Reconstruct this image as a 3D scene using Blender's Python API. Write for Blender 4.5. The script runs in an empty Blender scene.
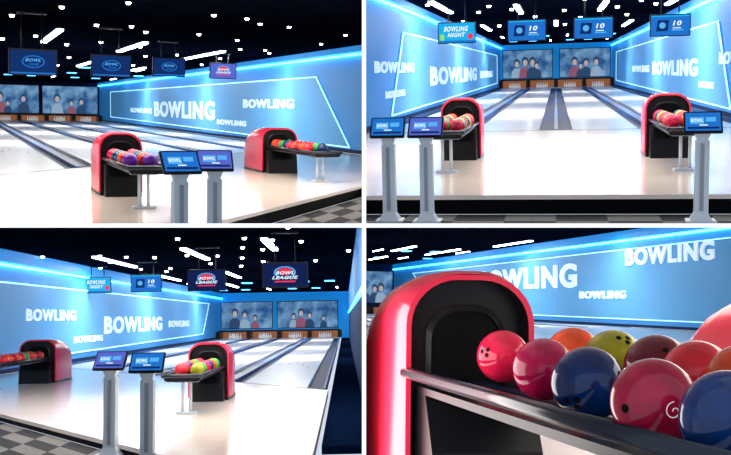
import bpy, bmesh, math, random
from mathutils import Vector, Matrix
random.seed(4)
sc=bpy.context.scene
try:
    sc.view_settings.view_transform='Standard'
except Exception: pass

# ---------------------------------------------------------------- materials
def mat(name,col,rough=.5,metal=0,em=None,es=0,var=0,vscale=5,spec=.5,coat=0):
    m=bpy.data.materials.new(name); m.use_nodes=True
    nt=m.node_tree; b=nt.nodes['Principled BSDF']
    b.inputs['Base Color'].default_value=(*col,1)
    b.inputs['Roughness'].default_value=rough; b.inputs['Metallic'].default_value=metal
    b.inputs['Specular IOR Level'].default_value=spec
    b.inputs['Coat Weight'].default_value=coat
    b.inputs['Coat Roughness'].default_value=.05
    if em: 
        b.inputs['Emission Color'].default_value=(*em,1); b.inputs['Emission Strength'].default_value=es
    if var:
        tc=nt.nodes.new('ShaderNodeTexCoord'); n=nt.nodes.new('ShaderNodeTexNoise'); r=nt.nodes.new('ShaderNodeValToRGB')
        n.inputs['Scale'].default_value=vscale; n.inputs['Detail'].default_value=4
        r.color_ramp.elements[0].position=.3; r.color_ramp.elements[1].position=.7
        r.color_ramp.elements[0].color=(*[max(0,c*(1-var)) for c in col],1)
        r.color_ramp.elements[1].color=(*[min(1,c*(1+var)) for c in col],1)
        nt.links.new(tc.outputs['Object'],n.inputs['Vector']); nt.links.new(n.outputs['Fac'],r.inputs['Fac'])
        nt.links.new(r.outputs['Color'],b.inputs['Base Color'])
    return m
M_appr=mat('maple_approach',(.92,.79,.69),.14,var=.03,vscale=1.2,spec=.42)
M_lane=mat('lane_synthetic',(.93,.90,.87),.16,var=.03,vscale=.8,spec=.28)
M_gut=mat('gutter_navy',(.006,.02,.08),.5,spec=.06)
M_cap=mat('capping_blue_grey',(.05,.13,.30),.4,spec=.15)
M_foul=mat('foul_line_black',(.01,.01,.015),.5,spec=.1)
M_riser=mat('riser_black',(.003,.003,.005),.6,spec=.05)
M_wall=mat('wall_blue_glow',(.055,.29,.70),.55,em=(.02,.26,.62),es=.22,var=.06,vscale=.15,spec=.3)  # blue plus even emission, so the wall looks lit
M_panel=mat('wall_panel_blue_glow',(.10,.36,.68),.5,em=(.08,.34,.68),es=.22,spec=.3)  # panel brightness partly put in as emission, not lit by lamps
M_soff=mat('soffit_blue_glow',(.02,.26,.70),.5,em=(.005,.28,.80),es=.5)  # cyan cove glow put into the surface as emission
M_ceil=mat('ceiling_black',(.0015,.0025,.007),.8,var=.4,vscale=2,spec=0)
M_cove=mat('cove_led_cyan',(.2,.7,1),.4,em=(.05,.56,1),es=8)
M_led=mat('led_line_white_cyan',(.6,.9,1),.4,em=(.45,.88,1),es=1.3)
M_strip=mat('linear_lamp_white',(1,1,1),.4,em=(.95,.96,1),es=14)
M_stripb=mat('linear_lamp_blue',(.5,.8,1),.4,em=(.06,.42,1),es=4)
M_down=mat('downlight_warm',(1,.95,.85),.4,em=(1,.92,.8),es=14)
M_letter=mat('letter_acrylic',(.85,.95,1),.4,em=(.66,.86,1),es=.45)  # emission put in so the letters read bright white
M_red=mat('hood_red_gloss',(.76,.026,.075),.25,em=(.8,.02,.07),es=.04,spec=.45,coat=.2)  # faint emission brightens the red; the hood is no light source
M_blk=mat('moulded_black',(.005,.005,.007),.35,spec=.25)
M_blk2=mat('cavity_black',(.002,.002,.003),.6,spec=.1)
M_rail=mat('rail_midnight',(.006,.012,.028),.22,spec=.45)
M_silver=mat('brushed_silver',(.66,.72,.76),.42)
M_silver2=mat('grey_inset',(.28,.32,.36),.4)
M_white=mat('pin_white',(.85,.85,.82),.25,em=(.9,.85,.8),es=.3)  # glow put into the white; pins are no light source
M_deck=mat('pindeck_warm',(.22,.08,.03),.5,em=(1,.34,.12),es=.22)  # warm pin-deck light put into the panel as emission
M_navy=mat('navy_carpet',(.002,.006,.022),.9,var=.3,vscale=8,spec=.0)
M_navyw=mat('navy_lower_wall',(.004,.022,.085),.6,spec=.1)
M_tileA=mat('carpet_tile_grey',(.16,.155,.15),.8,var=.15,vscale=20,spec=.1)
M_tileB=mat('carpet_tile_dark',(.03,.03,.033),.8,var=.2,vscale=20,spec=.1)
M_bounce=mat('divider_pale_bounce',(.62,.64,.68),.8,spec=.1)  # divider sides made pale to bounce fill light into the halls
M_edge=mat('divider_edge_glow',(.9,.9,.9),.6,em=(1,1,1),es=.6)  # emission keeps the divider edge white where it would look grey
def scr(n,c,s=1.0): return mat(n,(.002,.002,.004),.4,em=c,es=s,spec=0)
S_dark=scr('screen_deepblue',(.006,.03,.14),1); S_blue=scr('screen_blue',(.015,.17,.62),1); S_cyan=scr('screen_cyan',(.01,.40,.80),1.1)
S_white=scr('screen_white',(.78,.9,1),1.1); S_pink=scr('screen_pink',(.85,.04,.10),1.0); S_green=scr('screen_green',(.25,.75,.1),1.1)
S_lblue=scr('screen_lightblue',(.10,.46,.92),1); S_navy=scr('screen_navy',(.006,.015,.08),1); S_purp=scr('screen_violet',(.10,.14,.62),1)
S_pale=scr('screen_pale_figure',(.28,.42,.58),.9); S_mid=scr('screen_mid_figure',(.03,.07,.16),.9); S_skin=scr('screen_face',(.50,.42,.42),.9)
S_wine=scr('screen_wine_figure',(.28,.10,.16),.9)
def footage(name,a,b):
    m=mat(name,(.02,.03,.05),.4,spec=0); nt=m.node_tree; p=nt.nodes['Principled BSDF']
    tc=nt.nodes.new('ShaderNodeTexCoord'); n=nt.nodes.new('ShaderNodeTexNoise'); r=nt.nodes.new('ShaderNodeValToRGB')
    n.inputs['Scale'].default_value=1.1; n.inputs['Detail'].default_value=6
    r.color_ramp.elements[0].position=.38; r.color_ramp.elements[1].position=.66
    r.color_ramp.elements[0].color=(*a,1); r.color_ramp.elements[1].color=(*b,1)
    nt.links.new(tc.outputs['Object'],n.inputs['Vector']); nt.links.new(n.outputs['Fac'],r.inputs['Fac'])
    nt.links.new(r.outputs['Color'],p.inputs['Emission Color']); p.inputs['Emission Strength'].default_value=.9
    return m
M_foot=footage('projected_footage',(.02,.09,.26),(.20,.40,.62))
def ballmat(n,c):
    return mat('ball_'+n,c,.07,var=.35,vscale=14,spec=.4,coat=.12)
BC={'pink':(.85,.014,.07),'crimson':(.52,.006,.08),'navy':(.002,.03,.14),'maroon':(.44,.008,.045),'orange':(.88,.075,.010),
    'olive':(.38,.36,.008),'coral':(.88,.022,.04),'teal':(.005,.12,.2),'wine':(.15,.005,.022),'green':(.03,.38,.06),'violet':(.16,.02,.4)}
BM={k:ballmat(k,v) for k,v in BC.items()}

# ---------------------------------------------------------------- halls (each is a rigid, level-in-itself hall set at its own angle)
def hall(d_dir,lean):
    d=Vector(d_dir).normalized(); w=Vector(lean); w=(w-d*w.dot(d)).normalized(); c=d.cross(w).normalized()
    return Matrix(((c.x,d.x,w.x),(c.y,d.y,w.y),(c.z,d.z,w.z)))
def mk(vx,vy,pc):
    F=1000.; b=-vy/(F+pc*vx/F); return hall((vx,F,vy),(pc*b/F,b,1))
HALL={'A':(mk(-404,122.5,-183),-1,1),'B':(mk(192,155.5,184),1,1),'C':(mk(-19,-92.5,-183),-1,-1),'D':(mk(-214,-74.5,184),1,-1)}

class Bd:
    def __init__(s): s.bm=bmesh.new(); s.mats=[]
    def mi(s,m):
        if m not in s.mats: s.mats.append(m)
        return s.mats.index(m)
    def mesh(s,vs,fs,m,smooth=False):
        i=s.mi(m); bv=[s.bm.verts.new(v) for v in vs]
        for f in fs:
            try:
                q=s.bm.faces.new([bv[k] for k in f]); q.material_index=i; q.smooth=smooth
            except ValueError: pass
        return bv
    def box(s,c,sz,m,R=None,bev=0):
        t=bmesh.new(); bmesh.ops.create_cube(t,size=1)
        for v in t.verts: v.co=Vector((v.co.x*sz[0],v.co.y*sz[1],v.co.z*sz[2]))
        if bev: bmesh.ops.bevel(t,geom=t.edges[:],offset=bev,segments=2,affect='EDGES')
        s._take(t,m,Matrix.Translation(c)@(R.to_4x4() if R else Matrix.Identity(4)),False)
    def _take(s,t,m,X,smooth):
        t.verts.index_update(); vs=[X@v.co for v in t.verts]; fs=[[v.index for v in f.verts] for f in t.faces]; t.free()
        s.mesh(vs,fs,m,smooth)
    def cyl(s,a,b,r,m,seg=16,r2=None):
        a=Vector(a); b=Vector(b); r2=r if r2 is None else r2; ax=(b-a).normalized()
        u=ax.orthogonal().normalized(); w=ax.cross(u); vs=[]
        for p,q in((a,r),(b,r2)):
            for k in range(seg):
                t=2*math.pi*k/seg; vs.append(p+(u*math.cos(t)+w*math.sin(t))*q)
        i=s.mi(m); bv=[s.bm.verts.new(v) for v in vs]
        for k in range(seg):
            f=s.bm.faces.new([bv[k],bv[(k+1)%seg],bv[seg+(k+1)%seg],bv[seg+k]]); f.material_index=i; f.smooth=True
        for f in(bv[:seg][::-1],bv[seg:]):
            q=s.bm.faces.new(f); q.material_index=i
    def sphere(s,c,r,m,seg=24,rings=14):
        t=bmesh.new(); bmesh.ops.create_uvsphere(t,u_segments=seg,v_segments=rings,radius=r); s._take(t,m,Matrix.Translation(c),True)
    def prism(s,poly,ax,a,b,m):
        def P(p,t): return (t,p[0],p[1]) if ax==0 else ((p[0],p[1],t) if ax==2 else (p[0],t,p[1]))
        n=len(poly); vs=[P(p,a) for p in poly]+[P(p,b) for p in poly]
        fs=[list(range(n))[::-1],list(range(n,2*n))]+[[k,(k+1)%n,n+(k+1)%n,n+k] for k in range(n)]
        s.mesh(vs,fs,m)
    def lathe(s,base,prof,m,seg=12,scale=1):
        vs=[];base=Vector(base)
        for r,z in prof:
            for k in range(seg):
                t=2*math.pi*k/seg; vs.append(base+Vector((math.cos(t)*r,math.sin(t)*r,z))*scale)
        fs=[[i*seg+k,i*seg+(k+1)%seg,(i+1)*seg+(k+1)%seg,(i+1)*seg+k] for i in range(len(prof)-1) for k in range(seg)]
        s.mesh(vs,fs,m,True)
    def done(s,name,H):
        R,sx,sz=HALL[H]; bm=s.bm
        bmesh.ops.transform(bm,matrix=R.to_4x4(),verts=bm.verts[:])
        e=.0062
        for ax,sg in((0,sx),(2,sz)):
            if any(v.co[ax]*sg<e for v in bm.verts):
                no=Vector((0,0,0)); no[ax]=sg; co=no*e
                bmesh.ops.bisect_plane(bm,geom=bm.verts[:]+bm.edges[:]+bm.faces[:],plane_co=co,plane_no=no,clear_inner=True)
        if not bm.verts: bm.free(); return None
        bmesh.ops.recalc_face_normals(bm,faces=bm.faces[:])
        lo=Vector([min(v.co[i] for v in bm.verts) for i in range(3)]); hi=Vector([max(v.co[i] for v in bm.verts) for i in range(3)])
        o=Vector(((lo.x+hi.x)/2,(lo.y+hi.y)/2,lo.z))
        for v in bm.verts: v.co-=o
        me=bpy.data.meshes.new(name); bm.to_mesh(me); bm.free()
        for m in s.mats: me.materials.append(m)
        ob=bpy.data.objects.new(name,me); ob.location=o; sc.collection.objects.link(ob); return ob

def text_geo(body,extrude,offset=.034,space=1.14):
    cu=bpy.data.curves.new('t','FONT'); cu.body=body; cu.extrude=extrude; cu.offset=offset; cu.resolution_u=3; cu.space_character=space
    ob=bpy.data.objects.new('t',cu); sc.collection.objects.link(ob); dg=bpy.context.evaluated_depsgraph_get()
    me=bpy.data.meshes.new_from_object(ob.evaluated_get(dg)); bpy.data.objects.remove(ob); bpy.data.curves.remove(cu)
    xs=[v.co.x for v in me.vertices]; ys=[v.co.y for v in me.vertices]; x0,x1,y0,y1=min(xs),max(xs),min(ys),max(ys)
    V=[((v.co.x-x0)/(x1-x0),(v.co.y-y0)/(y1-y0),(v.co.z+extrude)/(2*extrude) if extrude else 0) for v in me.vertices]
    Fc=[list(p.vertices) for p in me.polygons]; bpy.data.meshes.remove(me); return V,Fc
TXT={}
def text(body,ex=.08):
    if (body,ex) not in TXT: TXT[(body,ex)]=text_geo(body,ex)
    return TXT[(body,ex)]

# ---------------------------------------------------------------- object builders
def arch(w,h,n=10,r=.26):
    pts=[(-w/2,0),(-w/2,h*.3)]
    for k in range(n+1):
        t=math.pi/2*k/n; pts.append((-w/2+r-r*math.cos(t),h-r+r*math.sin(t)))
    for k in range(n+1):
        t=math.pi/2*k/n; pts.append((w/2-r+r*math.sin(t),h-r+r*math.cos(t)))
    pts+=[(w/2,h*.3),(w/2,0)]
    return pts
def ball_return(H,c,l,h,T=2.5,W=.56,HT=.96,L=1.05,balls=None,tray_h=.60,TW=.56):
    b=Bd()
    rings=[(-.06,W*.98,HT*.985),(0,W,HT),(L*.3,W,HT*.995),(L*.55,W*.99,HT*.97),(L*.75,W*.96,HT*.90),(L*.9,W*.90,HT*.80),(L,W*.8,HT*.66)]
    n=None; vs=[]
    for (dl,w,ht) in rings:
        a=arch(w,ht,8,min(.25,w*.44)); n=len(a)
        vs+=[(c+p[0],l+dl,h+.05+p[1]*(ht-.05)/ht) for p in a]
    fs=[[i*n+k,i*n+k+1,(i+1)*n+k+1,(i+1)*n+k] for i in range(len(rings)-1) for k in range(n-1)]
    fs.append([(len(rings)-1)*n+k for k in range(n)])
    b.mesh(vs,fs,M_red,True)
    o=arch(W*.98,HT*.985,8,.24); q=arch(W*.98-.05,HT*.985-.025,8,.22)
    vs=[(c+p[0],l-.06,h+.05+p[1]*.95) for p in o]+[(c+p[0],l-.055,h+.05+p[1]*.95) for p in q]+[(c+p[0],l+.03,h+.05+p[1]*.95) for p in q]
    b.mesh(vs,[[k,k+1,n+k+1,n+k] for k in range(n-1)],M_red)
    b.mesh(vs,[[n+k,n+k+1,2*n+k+1,2*n+k] for k in range(n-1)],M_blk)
    b.mesh([(c+p[0],l+.03,h+.05+p[1]*.95) for p in q],[list(range(n))],M_blk)
    qq=arch(W*.62,HT*.34,6,.15); z0=h+tray_h-.08
    m=len(qq)
    b.mesh([(c+p[0],l+.02,z0+p[1]) for p in qq]+[(c+p[0]*.88,l+.005,z0+p[1]*.92) for p in qq],[[k,k+1,m+k+1,m+k] for k in range(m-1)],M_blk)
    b.mesh([(c+p[0]*.88,l+.018,z0+p[1]*.92) for p in qq],[list(range(m))],M_blk2)
    b.prism([(l+.03,h),(l-.34,h),(l-.30,h+.30),(l-.18,h+tray_h-.10),(l+.03,h+tray_h-.10)],0,c-W*.40,c+W*.40,M_blk)
    b.box((c,l+L*.45,h+.03),(W*.92,L*.9,.06),M_blk)
    ye=l-T; zt=h+tray_h; W=TW
    b.box((c,(l+ye)/2,zt-.09),(W-.10,T-.1,.03),M_blk)
    for sx in(-1,0,1):
        x=c+sx*(W/2-.01); rr=.026 if sx else .014; zz=zt-.02 if sx else zt-.055
        b.cyl((x,l+.0,zz),(x,ye,zz),rr,M_rail,14)
    b.cyl((c-W/2,ye,zt-.02),(c+W/2,ye,zt-.02),.03,M_rail,14)
    for sx in(-1,1): b.sphere((c+sx*(W/2-.01),ye,zt-.02),.034,M_rail,12,8)
    b.box((c,ye+.03,zt-.06),(W-.04,.06,.07),M_blk,bev=.012)
    for sx in(-.06,.06): b.cyl((c+sx,ye+.45,h+.02),(c+sx,ye+.45,zt-.1),.022,M_silver,12)
    b.box((c,ye+.45,h+.015),(.30,.22,.03),M_silver,bev=.008)
    b.box((c,ye+.45,zt-.12),(.36,.16,.03),M_silver2)
    b.done('ball_return',H)
    if balls:
        s=Bd(); k=0
        N=int((T-.6)/.27)
        for r in range(2):
            for i in range(N):
                y=l-.22-i*.27-(.13 if r else 0); x=c+(-.13 if r==0 else .13)
                s.sphere((x,y,zt-.075+.108),.108,BM[balls[k%len(balls)]],20,12); k+=1
        s.done('bowling_balls',H)

def kiosk(H,c,l,h,yaw=0,ht=1.15,scr_m=None,ts=.9):
    b=Bd(); Rz=Matrix.Rotation(yaw,3,'Z')
    def P(x,y,z): v=Rz@Vector((x,y,z)); return (c+v.x,l+v.y,h+z)
    b.box(P(0,0,.015),(.30,.26,.03),M_silver,Rz,bev=.008)
    def frustum(z0,w0,d0,z1,w1,d1,m,dy=0):
        vs=[P(sx*w0/2,sy*d0/2+dy,z0) for sx,sy in((-1,-1),(1,-1),(1,1),(-1,1))]+[P(sx*w1/2,sy*d1/2+dy,z1) for sx,sy in((-1,-1),(1,-1),(1,1),(-1,1))]
        b.mesh(vs,[[3,2,1,0],[4,5,6,7],[0,1,5,4],[1,2,6,5],[2,3,7,6],[3,0,4,7]],m)
    frustum(.03,.22,.20,.10,.14,.13,M_silver)
    frustum(.10,.14,.13,ht-.24,.11,.09,M_silver)
    frustum(.13,.04,.02,ht-.28,.034,.02,M_silver2,-.062)
    for sx in(-1,1): b.box(P(sx*.062,0,(ht-.16)/2),(.016,.11,ht-.34),M_silver,Rz,bev=.004)
    frustum(ht-.24,.11,.09,ht-.13,.19,.11,M_silver)
    ctr=Vector(P(0,-.02,ht-.07))
    Rt=Rz@Matrix.Rotation(math.radians(52),3,'X')
    b.box(ctr,(.42*ts,.29*ts,.035),M_blk,Rt,bev=.008)
    def T(x,y,z): return ctr+Rt@Vector((x*ts,y*ts,z))
    def quad(x0,y0,x1,y1,z,m): b.mesh([T(x0,y0,z),T(x1,y0,z),T(x1,y1,z),T(x0,y1,z)],[[0,1,2,3]],m)
    sm=scr_m or S_blue
    quad(-.19,-.123,.19,.123,.0185,sm)
    quad(-.14,-.03,.01,.06,.0195,S_lblue); quad(.03,.0,.14,.06,.0195,S_lblue)
    quad(-.17,-.10,.17,-.07,.0195,S_dark); quad(-.04,-.055,.05,-.04,.0195,S_white)
    V,Fc=text('BOWL',0); b.mesh([T(-.13+.13*x,-.005+.045*y,.0205) for x,y,z in V],Fc,S_white)
    b.done('scoring_kiosk',H)

def monitor(H,c,l,h,ceil,style=0,w=1.08,yaw=0):
    b=Bd(); ht=w*.56; Rz=Matrix.Rotation(yaw,3,'Z')@Matrix.Rotation(math.radians(5),3,'X')
    b.box((c,l,h),(w,.07,ht),M_blk,Rz,bev=.012)
    b.box(Vector((c,l,h))+Rz@Vector((0,.06,0)),(w*.5,.06,ht*.5),M_blk2,Rz)
    for sx in(-.22,.22): 
        v=Rz@Vector((sx*w,.07,0)); b.cyl((c+v.x,l+v.y,h),(c+v.x,l+v.y,ceil),.018,M_blk,8)
    b.box((c,l+.07,ceil-.02),(w*.6,.14,.04),M_blk,Matrix.Rotation(yaw,3,'Z'))
    P=lambda x,z,d:Vector((c,l,h))+Rz@Vector((x*w,-.037-d,z*ht))
    def q(x0,z0,x1,z1,d,m,sl=0): b.mesh([P(x0,z0,d),P(x1,z0,d),P(x1+sl,z1,d),P(x0+sl,z1,d)],[[0,1,2,3]],m)
    def ell(x,z,rx,rz,d,m): b.mesh([P(x+rx*math.cos(k*math.pi/10),z+rz*math.sin(k*math.pi/10),d) for k in range(20)],[list(range(20))],m)
    def tx(body,x0,z0,x1,z1,m,d=.008):
        V,Fc=text(body,0); b.mesh([P(x0+(x1-x0)*x+.03*y,z0+(z1-z0)*y,d) for x,y,z in V],Fc,m)
    bg={0:S_dark,1:S_cyan,2:S_blue,3:S_navy,4:S_purp}[style]
    q(-.475,-.45,.475,.45,0,bg)
    if style==0:
        ell(0,.02,.24,.24,.002,S_blue); ell(0,.02,.21,.20,.004,S_dark); tx('BOWL',-.17,.02,.15,.14,S_lblue); tx('CLUB',-.11,-.12,.09,-.03,S_blue); q(-.46,-.44,.46,-.38,.003,S_blue)
    elif style==1:
        tx('BOWLING',-.34,.06,.28,.30,S_white); tx('NIGHT',-.24,-.20,.2,-.0,S_white); ell(.36,-.18,.07,.14,.003,S_pink); ell(-.38,-.2,.06,.16,.003,S_green); q(-.46,-.44,.46,-.36,.003,S_blue)
    elif style==2:
        q(-.34,-.26,-.06,.24,.003,S_dark,.03); ell(-.19,.0,.08,.14,.005,S_lblue); tx('10',.06,-.02,.26,.2,S_white); q(.04,-.24,.32,-.18,.003,S_lblue); q(-.46,.38,.46,.44,.003,S_cyan); q(.06,-.14,.26,-.1,.003,S_white)
    elif style in(3,4):
        ell(0,.10,.24,.24,.002,S_lblue); ell(0,.10,.20,.20,.004,bg); ell(.0,.14,.17,.14,.006,S_pink); tx('BOWL',-.20,.02,.2,.15,S_white); tx('LEAGUE',-.28,-.16,.26,-.03,S_white); q(-.24,-.28,.22,-.22,.003,S_pink,.02)
    b.done('ceiling_monitor',H)

def lettering(H,wall_c,side,l0,l1,hc,hh,depth=.03):
    V,Fc=text('BOWLING',.08)
    b=Bd(); b.mesh([(wall_c-side*(z*depth+.052),l0+(l1-l0)*u,hc-hh/2+hh*t) for u,t,z in V],Fc,M_letter)
    b.done('wall_lettering',H)

def led_line(H,pts,r=.022,name='trim_2',m=None):
    b=Bd()
    for a,c in zip(pts,pts[1:]): b.cyl(a,c,r,m or M_led,8)
    b.done(name,H)

def side_wall(H,name,c,side,l0,l1,h0,ht,ceil,poly=None,cw=.06):
    b=Bd()
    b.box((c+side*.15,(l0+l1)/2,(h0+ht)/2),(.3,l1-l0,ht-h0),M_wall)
    b.box((c+side*.02,(l0+l1)/2,(ht+ceil)/2+.05),(.3,l1-l0,ceil-ht-.10),M_soff)
    b.box((c-side*.03,(l0+l1)/2,h0+.06),(.06,l1-l0,.12),M_navyw)
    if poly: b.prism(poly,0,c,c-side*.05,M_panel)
    b.done(name,H)
    b=Bd(); b.box((c-side*.04,(l0+l1)/2,ht+.03),(.16,l1-l0,cw),M_cove); b.done('trim_1',H)
    if poly:
        p=[(c-side*.06,q[0],q[1]) for q in poly]; led_line(H,p+[p[0]])

def lanes(H,c0,c1,n,foul,lend,h):
    p=(c1-c0)/n
    for i in range(n):
        x0=c0+p*i; x1=x0+p; m=(x0+x1)/2; a,bq=m-p*.33,m+p*.33; w0=p*.05 if i%2 else p*.02; w1=p*.02 if i%2 else p*.05
        b=Bd()
        b.prism([(x0,foul(x0)),(x1,foul(x1)),(x1,lend),(x0,lend)],2,h-.14,h-.08,M_gut)
        b.prism([(a,foul(a)),(bq,foul(bq)),(bq,lend),(a,lend)],2,h-.08,h,M_lane)
        for u,v in((x0,x0+w0),(x1-w1,x1)): b.prism([(u,foul(u)),(v,foul(v)),(v,lend),(u,lend)],2,h-.08,h+.02,M_cap)
        b.prism([(x0,foul(x0)-.12),(x1,foul(x1)-.12),(x1,foul(x1)),(x0,foul(x0))],2,h-.1,h+.001,M_foul)
        for k in range(-2,3):
            x=m+k*p*.1; y=foul(x)+8+ (2-abs(k))*1.2
            b.mesh([(x-.03,y,h+.002),(x+.03,y,h+.002),(x,y+.8,h+.002)],[[0,1,2]],M_foul)
        b.done('bowling_lane',H)

def pin_deck(H,c0,c1,n,lend,h,top):
    b=Bd(); p=(c1-c0)/n
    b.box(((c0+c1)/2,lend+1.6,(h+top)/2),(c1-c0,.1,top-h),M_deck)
    b.box(((c0+c1)/2,lend+.75,h-.03),(c1-c0,1.5,.06),M_lane)
    for i in range(n+1): b.box((c0+p*i,lend+.7,(h+top)/2),(.30,1.9,top-h),M_blk)
    b.box(((c0+c1)/2,lend+.1,top+.02),(c1-c0,.2,.14),M_blk)
    b.done('pinsetter_bay',H)
    b=Bd(); prof=[(.0,.0),(.045,.0),(.062,.11),(.055,.18),(.026,.25),(.032,.32),(.026,.36),(.0,.385)]
    for i in range(n):
        m=c0+p*(i+.5)
        for r in range(4):
            for k in range(r+1): b.lathe((m+(k-r/2)*.28,lend+.15+r*.26,h),prof,M_white,8)
    b.done('bowling_pins',H)

def screen(H,x0,x1,z0,z1,l,fig=3,seed=1):
    rd=random.Random(seed); b=Bd()
    b.box(((x0+x1)/2,l,(z0+z1)/2),(x1-x0,.1,z1-z0),M_blk); t=.06
    b.mesh([(x0+t,l-.055,z0+t),(x1-t,l-.055,z0+t),(x1-t,l-.055,z1-t),(x0+t,l-.055,z1-t)],[[0,1,2,3]],M_foot)
    W=x1-x0;Hh=z1-z0
    for i in range(fig):
        cx=x0+W*(.2+.6*(i+.5)/fig)+rd.uniform(-.2,.2); s=Hh*rd.uniform(.20,.36); y=l-.06-.004*i; base=z0+t
        tor=(S_mid,S_pale,S_wine,S_mid)[(i+seed)%4]
        hz=base+s*1.55
        pts=[(cx-s*.62,base),(cx-s*.55,base+s*.7),(cx-s*.25,base+s*1.05),(cx+s*.25,base+s*1.05),(cx+s*.55,base+s*.7),(cx+s*.62,base)]
        b.mesh([(a,y,z) for a,z in pts],[list(range(len(pts)))],tor)
        for (r,dy,dz,mm) in((.40,0,.10,S_mid),(.27,-.002,-.06,S_skin)):
            c2=[(cx+math.cos(2*math.pi*k/14)*s*r*.85,y+dy-.001,hz+dz*s+math.sin(2*math.pi*k/14)*s*r*1.1) for k in range(14)]
            b.mesh(c2,[list(range(14))],mm)
    b.done('projection_screen',H)

def tiles(H,c0,c1,edge,h,rows,sz=.55,sl=.5):
    b=Bd(); n=int((c1-c0)/sz)
    for i in range(n):
        for j in range(rows):
            a=c0+i*sz; bq=a+sz
            P=[(a,edge(a)-(j+1)*sl),(bq,edge(bq)-(j+1)*sl),(bq,edge(bq)-j*sl),(a,edge(a)-j*sl)]
            b.mesh([(x,y,h) for x,y in P],[[0,1,2,3]],M_tileA if (i+j)%2 else M_tileB)
    b.done('floor',H)

def approach(H,c0,c1,edge,foul,h,low):
    b=Bd(); b.prism([(c0,edge(c0)),(c1,edge(c1)),(c1,foul(c1)-.13),(c0,foul(c0)-.13)],2,h-.05,h,M_appr)
    b.prism([(c0,edge(c0)+.03),(c1,edge(c1)+.03),(c1,foul(c1)-.25),(c0,foul(c0)-.25)],2,low,h-.05,M_riser)
    b.done('floor_approach',H)

def strip_lamps(H,items,ceil,w=.16):
    for (c,a,bq) in items:
        b=Bd(); b.box((c,(a+bq)/2,ceil-.05),(w,bq-a,.05),M_strip); b.box((c,(a+bq)/2,ceil-.013),(w+.06,bq-a+.1,.024),M_silver2); b.done('linear_ceiling_light',H)
def far_lamps(H,cs,ls,ceil,skew):
    b=Bd()
    for i,l in enumerate(ls):
        for j,c in enumerate(cs):
            w=(j+i)%3==0
            b.box((c+(.3 if i%2 else 0),l+skew*c,ceil-.03),(.10 if w else .55,3.0 if w else .9,.04),M_strip if w else M_stripb)
    b.done('lane_light_array',H)
def downlights(H,cs,ls,ceil,skew):
    b=Bd()
    for i,l in enumerate(ls):
        for j,c in enumerate(cs):
            if (i*5+j*3)%7==6: continue
            y=l+skew*c+((i*7+j*5)%3)*.9; x=c+(.9 if i%2 else 0)+((i*3+j*7)%5-2)*.12
            s=.036+.0011*l
            b.cyl((x,y,ceil-.012),(x,y,ceil-.001),s*1.3,M_silver2,14); b.cyl((x,y,ceil-s*1.0),(x,y,ceil-.012),s*.75,M_down,12,s)
    b.done('downlight_array',H)
def ceiling(H,c0,c1,l0,l1,z):
    b=Bd(); b.box(((c0+c1)/2,(l0+l1)/2,z+.1),(c1-c0,l1-l0,.2),M_ceil); b.done('ceiling',H)
def area_fill(H,c,l,h,sx,sy,p,col,rot=None):  # area light added to brighten a hall, no fixture modelled
    R=HALL[H][0]; d=bpy.data.lights.new('ceiling_area_fill','AREA'); d.shape='RECTANGLE'; d.size=sx; d.size_y=sy; d.energy=p; d.color=col
    o=bpy.data.objects.new('ceiling_area_fill',d); sc.collection.objects.link(o)
    o.matrix_world=Matrix.Translation(R@Vector((c,l,h)))@(R.to_4x4())@(rot or Matrix.Identity(4))
    return o
def lane_fill(H,c,width,ls,h,p):  # lights added to brighten the lanes, too slim to show
    for l in ls: area_fill(H,c,l,h,width,.10,p,(1,.97,.95))

WARM=(1,.94,.87)
# ================================================================ HALL A (upper left)
P=-1.38; C=2.1
eA=lambda c:8.1+1.33*c; fA=lambda c:20+1.33*c
approach('A',-6,11.85,eA,fA,P,-1.6); tiles('A',-4,12,eA,-1.6,8)
lanes('A',.2,11.7,5,fA,93,P); pin_deck('A',.2,11.7,5,93,P,-.88)
side_wall('A','wall_right',12,1,18,96,P,1.8,C,[(31,-1.2),(34.5,1.2),(88,1.2),(88,-.9)])
b=Bd(); b.box((3,96.3,.4),(18.2,.3,3.8),M_navyw); b.done('wall_back','A')
screen('A',6.8,11.7,-.80,1.75,94.5,3,1); screen('A',1.6,6.6,-.80,1.75,94.5,3,2); screen('A',-3.6,1.4,-.80,1.75,94.5,2,3)
ceiling('A',-8,12.3,10,96.3,C)
for l0,l1,hc,hh in((67,50,-.12,.98),(44.5,37,.24,.38),(49.5,44,-.66,.25),(77,68,-.26,.34)): lettering('A',12,1,l0,l1,hc,hh)
ball_return('A',2.30,15.9,P,T=2.6,W=.68,L=1.35,balls=['crimson','coral','navy','teal','orange','maroon','violet'],HT=.98)
ball_return('A',6.5,21.2,P,T=3.2,W=.82,L=1.7,HT=.98,balls=['orange','coral','green','navy','pink','orange','maroon'])
kiosk('A',1.93,9.5,-1.6,.12,ts=.9); kiosk('A',2.35,9.85,-1.6,-.1,scr_m=S_purp,ts=.86)
for i,(c,l,h) in enumerate(((1.58,24.45,.97),(3.81,27.9,1.08),(6.23,32.38,1.28),(9.3,37.66,1.42))): monitor('A',c,l,h,C,0 if i<3 else 4,yaw=.12)
strip_lamps('A',[(2.6,29,35),(5.6,33,39),(8.9,36,43),(-.6,24,29),(5.8,49,55),(9.1,54,60),(2.6,45,50)],C)
far_lamps('A',[0,1.6,3.2,4.8,6.4,8,9.6,11],[54,64,74],C,.5)
downlights('A',[-1.5,.4,2.3,4.2,6.1,8,9.9],[13,16,19.5,23,27.5,33,40],C,1.33)
area_fill('A',3,17,2.05,8,7,800,WARM); lane_fill('A',6,10,[38,52,70],2.06,950)

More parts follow.
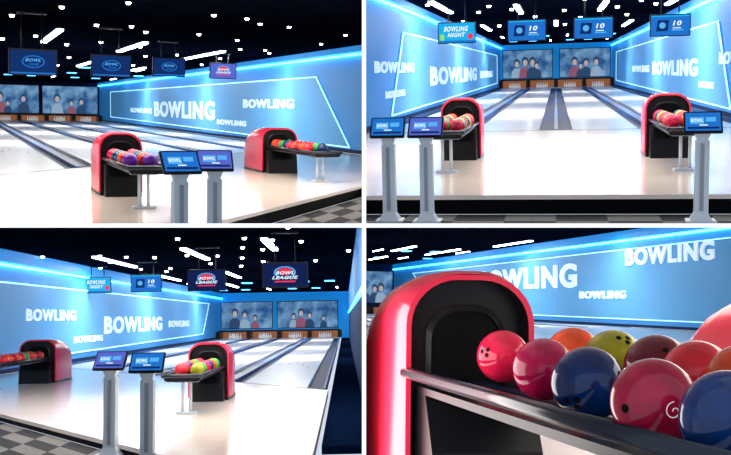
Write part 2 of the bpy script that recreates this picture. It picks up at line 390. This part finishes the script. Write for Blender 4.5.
# ================================================================ HALL B (upper right)
eB=lambda c:11.3; fB=lambda c:23.8; C=2.2
approach('B',-4.5,4.5,eB,fB,P,-1.6); tiles('B',-5.5,5.5,eB,-1.6,6)
lanes('B',-4.5,4.5,4,fB,84,P); pin_deck('B',-4.5,4.5,4,84,P,-.75)
side_wall('B','wall_left',-4.6,-1,14,87,P,1.9,C,[(28,-1.15),(30.5,1.25),(80,1.25),(80,-.9)])
side_wall('B','wall_right',4.6,1,14,87,P,1.9,C,[(28,-1.15),(30.5,1.25),(80,1.25),(80,-.9)])
b=Bd(); b.box((0,87.3,.4),(9.8,.3,3.8),M_soff); b.done('wall_back','B')
screen('B',-4.4,-.25,-.65,1.75,85.4,4,5); screen('B',.25,4.4,-.65,1.75,85.4,4,6)
ceiling('B',-4.9,4.9,10,87,C)
for l0,l1,hc,hh in((25.4,32.6,.20,.31),(37,59,-.10,.72),(27,30.5,-.55,.2),(62,74,-.15,.45)): lettering('B',-4.6,-1,l0,l1,hc,hh)
for l0,l1,hc,hh in((30,23.5,.20,.33),(50,34.5,-.04,.60),(34,31,-.58,.2),(63,52,-.06,.36)): lettering('B',4.6,1,l0,l1,hc,hh)
ball_return('B',-1.5,16.2,P,T=2.7,W=.66,HT=.98,balls=['orange','pink','olive','navy','coral','green','maroon'])
ball_return('B',1.70,16.2,P,T=2.7,W=.70,HT=.98,balls=['pink','navy','olive','coral','maroon','orange'])
kiosk('B',-1.79,10.75,-1.6,.0,ht=1.10); kiosk('B',-1.37,10.7,-1.6,-.02,scr_m=S_purp,ht=1.10); kiosk('B',1.47,10.7,-1.6,-.05,ht=1.10)
for i,c in enumerate((-2.78,-.81,1.02,3.07)): monitor('B',c,29,1.13,C,1 if i==0 else 2)
strip_lamps('B',[(-3.75,31,37),(3.8,31,37),(1.6,34,39),(-1.3,34,39),(-3.4,48,54),(3.4,48,54),(0,46,51),(-1.6,58,63),(1.6,58,63)],C)
far_lamps('B',[-3.4,-2,-.7,.7,2,3.4],[66,76],C,0)
downlights('B',[-3.8,-2.2,-.6,1,2.6],[32.5,36.5,42,49],C,0)
area_fill('B',0,17,2.15,8,9,800,WARM); lane_fill('B',0,8,[33,48,66],2.16,750)

# ================================================================ HALL C (lower left)
eC=lambda c:7.7-1.5*c; fC=lambda c:19.2-1.4*c; C=2.05
approach('C',-9.4,-.35,eC,fC,P,-1.5); tiles('C',-9,1.5,eC,-1.5,8)
lanes('C',-9.3,-.4,4,fC,74,P); pin_deck('C',-9.3,-.4,4,74,P,-.85)
side_wall('C','wall_left',-9.5,-1,18,78,P,1.6,C,[(24,-1.1),(24,1.15),(70,1.15),(67,-.9)])
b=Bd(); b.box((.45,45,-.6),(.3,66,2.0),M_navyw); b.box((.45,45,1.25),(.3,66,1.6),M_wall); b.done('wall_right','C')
b=Bd(); b.box((.42-.15,45,.42),(.06,66,.06),M_cove); b.done('trim_1','C')
b=Bd(); b.box((0,45,-1.55),(.6,66,.1),M_navy); b.done('floor_aisle','C')
b=Bd(); b.box((-4.6,77.3,.4),(10.4,.3,3.8),M_soff); b.done('wall_back','C')
screen('C',-9.3,-5.4,-.70,1.35,75.4,3,8); screen('C',-5.1,-.5,-.70,1.35,75.4,4,9)
ceiling('C',-9.8,.6,18,77,C)
for l0,l1,hc,hh in((29.9,35.4,.25,.37),(39.6,52,-.12,.70),(35.2,39.3,-.60,.24),(54,61,-.16,.36)): lettering('C',-9.5,-1,l0,l1,hc,hh)
ball_return('C',-2.38,17.6,P,T=2.9,W=.72,L=1.3,HT=1.0,balls=['crimson','coral','green','olive','orange','navy'])
ball_return('C',-7.15,23.6,P,T=3.4,W=.86,L=1.6,HT=1.0,balls=['orange','coral','green','pink','orange','maroon'])
kiosk('C',-2.66,11.5,-1.5,-.15,ht=1.13,scr_m=S_purp,ts=.88); kiosk('C',-2.11,10.8,-1.5,-.05,ht=1.13,ts=.88)
for i,(c,l,h) in enumerate(((-9.1,37.0,1.36),(-6.8,34.5,1.31),(-3.84,28,1.12),(-1.39,23.5,1.03))): monitor('C',c,l,h,C,(1,2,3,3)[i],yaw=-.08)
strip_lamps('C',[(-7.7,31,37),(-4.5,28,33),(-2.0,25,29),(-8.2,44,50),(-5,42,48),(-2.4,40,46),(-6.6,56,62),(-3.4,54,60)],C)
far_lamps('C',[-8.6,-7,-5.4,-3.8,-2.2,-.8],[54,66],C,-.3)
downlights('C',[-9,-7.5,-5.8,-4,-2.6,-1],[20,22.5,25,28,32],C,-1.2)
lane_fill('C',-4.6,8.5,[36,48,64],2.01,750)
def slab_fill(x,y,sx,sy,p,col=WARM,z=-.03):  # fill light added under the divider, edge-on so it stays unseen
    d=bpy.data.lights.new('slab_area_fill','AREA'); d.shape='RECTANGLE'; d.size=sx; d.size_y=sy; d.energy=p; d.color=col
    o=bpy.data.objects.new('slab_area_fill',d); sc.collection.objects.link(o); o.location=(x,y,z); return o
slab_fill(-3,15.5,5,8,460)

# ================================================================ HALL D (lower right, close-up)
P=-.93; C=3.6
eD=lambda c:1.2; fD=lambda c:36+.3*c
approach('D',-3,21.8,eD,fD,P,-1.1)
lanes('D',1,21.6,8,fD,86,P); pin_deck('D',1,21.6,8,86,P,-.3)
side_wall('D','wall_right',22,1,26,90,P,3.1,C,[(30,-.6),(30,2.75),(83,2.6),(80,1.5),(84,-.5)],cw=.09)
b=Bd(); b.box((11,90.3,1.4),(23,.3,4.8),M_navyw); b.done('wall_back','D')
screen('D',17.6,21.3,.0,2.9,87.5,3,11); screen('D',12.5,17.2,.0,2.9,87.5,3,12)
ceiling('D',4,22.3,36,90,C)
for l0,l1,hc,hh in((65,49.2,1.62,1.3),(43.6,36,2.32,.80),(48.8,43.6,.58,.38)): lettering('D',22,1,l0,l1,hc,hh,.07)
strip_lamps('D',[(16,60,66),(19.5,62,70),(17.5,74,80),(20.5,52,58)],C,.22)
far_lamps('D',[15,17,19,21],[66,76],C,0)
lane_fill('D',14,14,[44,56,72],3.55,1100)
ball_return('D',1.43,4.42,P,T=2.9,W=.62,HT=1.085,L=1.05,tray_h=.64,TW=.60)
ball_return('D',4.14,5.7,P,T=2.6,W=.60,HT=1.02,L=1.15,tray_h=.64,TW=.60)
def big_ball(col,c,l,h,hole=None,swirl=False,r=.108):
    b=Bd(); b.sphere((c,l,h),r,BM[col],48,32); o=Vector((c,l,h))
    if hole:
        hd=Vector(hole).normalized(); t=Vector((.3,0,1)); u=hd.cross(t).normalized(); w=u.cross(hd)
        for a,q in((-.10,-.22),(-.10,.0),(.20,-.12)):
            n=(hd+u*a+w*q).normalized(); b.cyl(o+n*(r-.004),o+n*(r+.0005),.0095,M_blk2,16)
    if swirl:
        n0=Vector((-.05,-1,-.10)).normalized(); u=n0.cross(Vector((0,0,1))).normalized(); w=u.cross(n0); prev=None
        for k in range(24):
            t=k*.34; rr=.03+.008*k; n=(n0+(u*math.cos(t)+w*math.sin(t))*rr).normalized(); p=o+n*(r+.0005)
            if prev: b.cyl(prev,p,.0013,M_white,6)
            prev=p
        n=Vector((-1,-.42,-.1)).normalized(); b.cyl(o+n*(r-.004),o+n*(r+.0006),.011,M_blk2,16)
    b.done('bowling_ball','D')
for col,c,l,h,hole,sw in(('pink',1.44,3.97,-.212,(-1,-.55,.35),0),('crimson',1.355,3.32,-.222,None,0),('navy',1.265,2.76,-.227,(-.9,-.8,-.45),0),('maroon',1.23,2.30,-.235,None,1),('navy',1.26,2.02,-.245,(-.6,-.8,-.75),0),
                 ('orange',1.60,3.62,-.19,None,0),('olive',1.60,3.28,-.19,(.1,-.6,.8),0),('wine',1.59,2.95,-.195,(.05,-.8,.65),0),('coral',1.59,2.71,-.205,None,0),('orange',1.585,2.46,-.205,None,0)):
    big_ball(col,c,l,h,hole,bool(sw))
slab_fill(2.2,3.8,1.6,1.8,26); slab_fill(5,9,6,6,260); slab_fill(9,20,9,9,700)
o=slab_fill(.02,4.1,.9,1.5,17,(1,.97,.95),-.75); o.name='hood_side_fill'; o.rotation_euler=(0,-math.pi/2,0)  # unseen light added at the divider to brighten the hood's side

# ================================================================ dividers between the four views, sides pale to bounce fill light
def plain(name,lo,hi):
    b=bmesh.new(); bmesh.ops.create_cube(b,size=1)
    for v in b.verts: v.co=Vector([lo[i]+(hi[i]-lo[i])*(v.co[i]+.5) for i in range(3)])
    me=bpy.data.meshes.new(name); 
    for f in b.faces: f.material_index=1 if f.normal.y<-.9 else 0
    b.to_mesh(me); b.free(); me.materials.append(M_bounce); me.materials.append(M_edge)
    o=bpy.data.objects.new(name,me); sc.collection.objects.link(o)
plain('wall_divider',(-.005,2.4,-14),(.005,100,14)); plain('floor_divider',(-42,2.4,-.005),(42,100,.005))

# world
w=bpy.data.worlds.new('World'); sc.world=w; w.use_nodes=True
w.node_tree.nodes['Background'].inputs[0].default_value=(.76,.85,1,1); w.node_tree.nodes['Background'].inputs[1].default_value=.85

# camera
cd=bpy.data.cameras.new('camera'); cam=bpy.data.objects.new('camera',cd); sc.collection.objects.link(cam)
cd.sensor_width=36; cd.lens=36*1000/731; cd.shift_x=.00205; cd.shift_y=-.0027; cd.clip_start=.05; cd.clip_end=500
cam.location=(0,0,0); cam.rotation_euler=(math.pi/2,0,0); sc.camera=cam
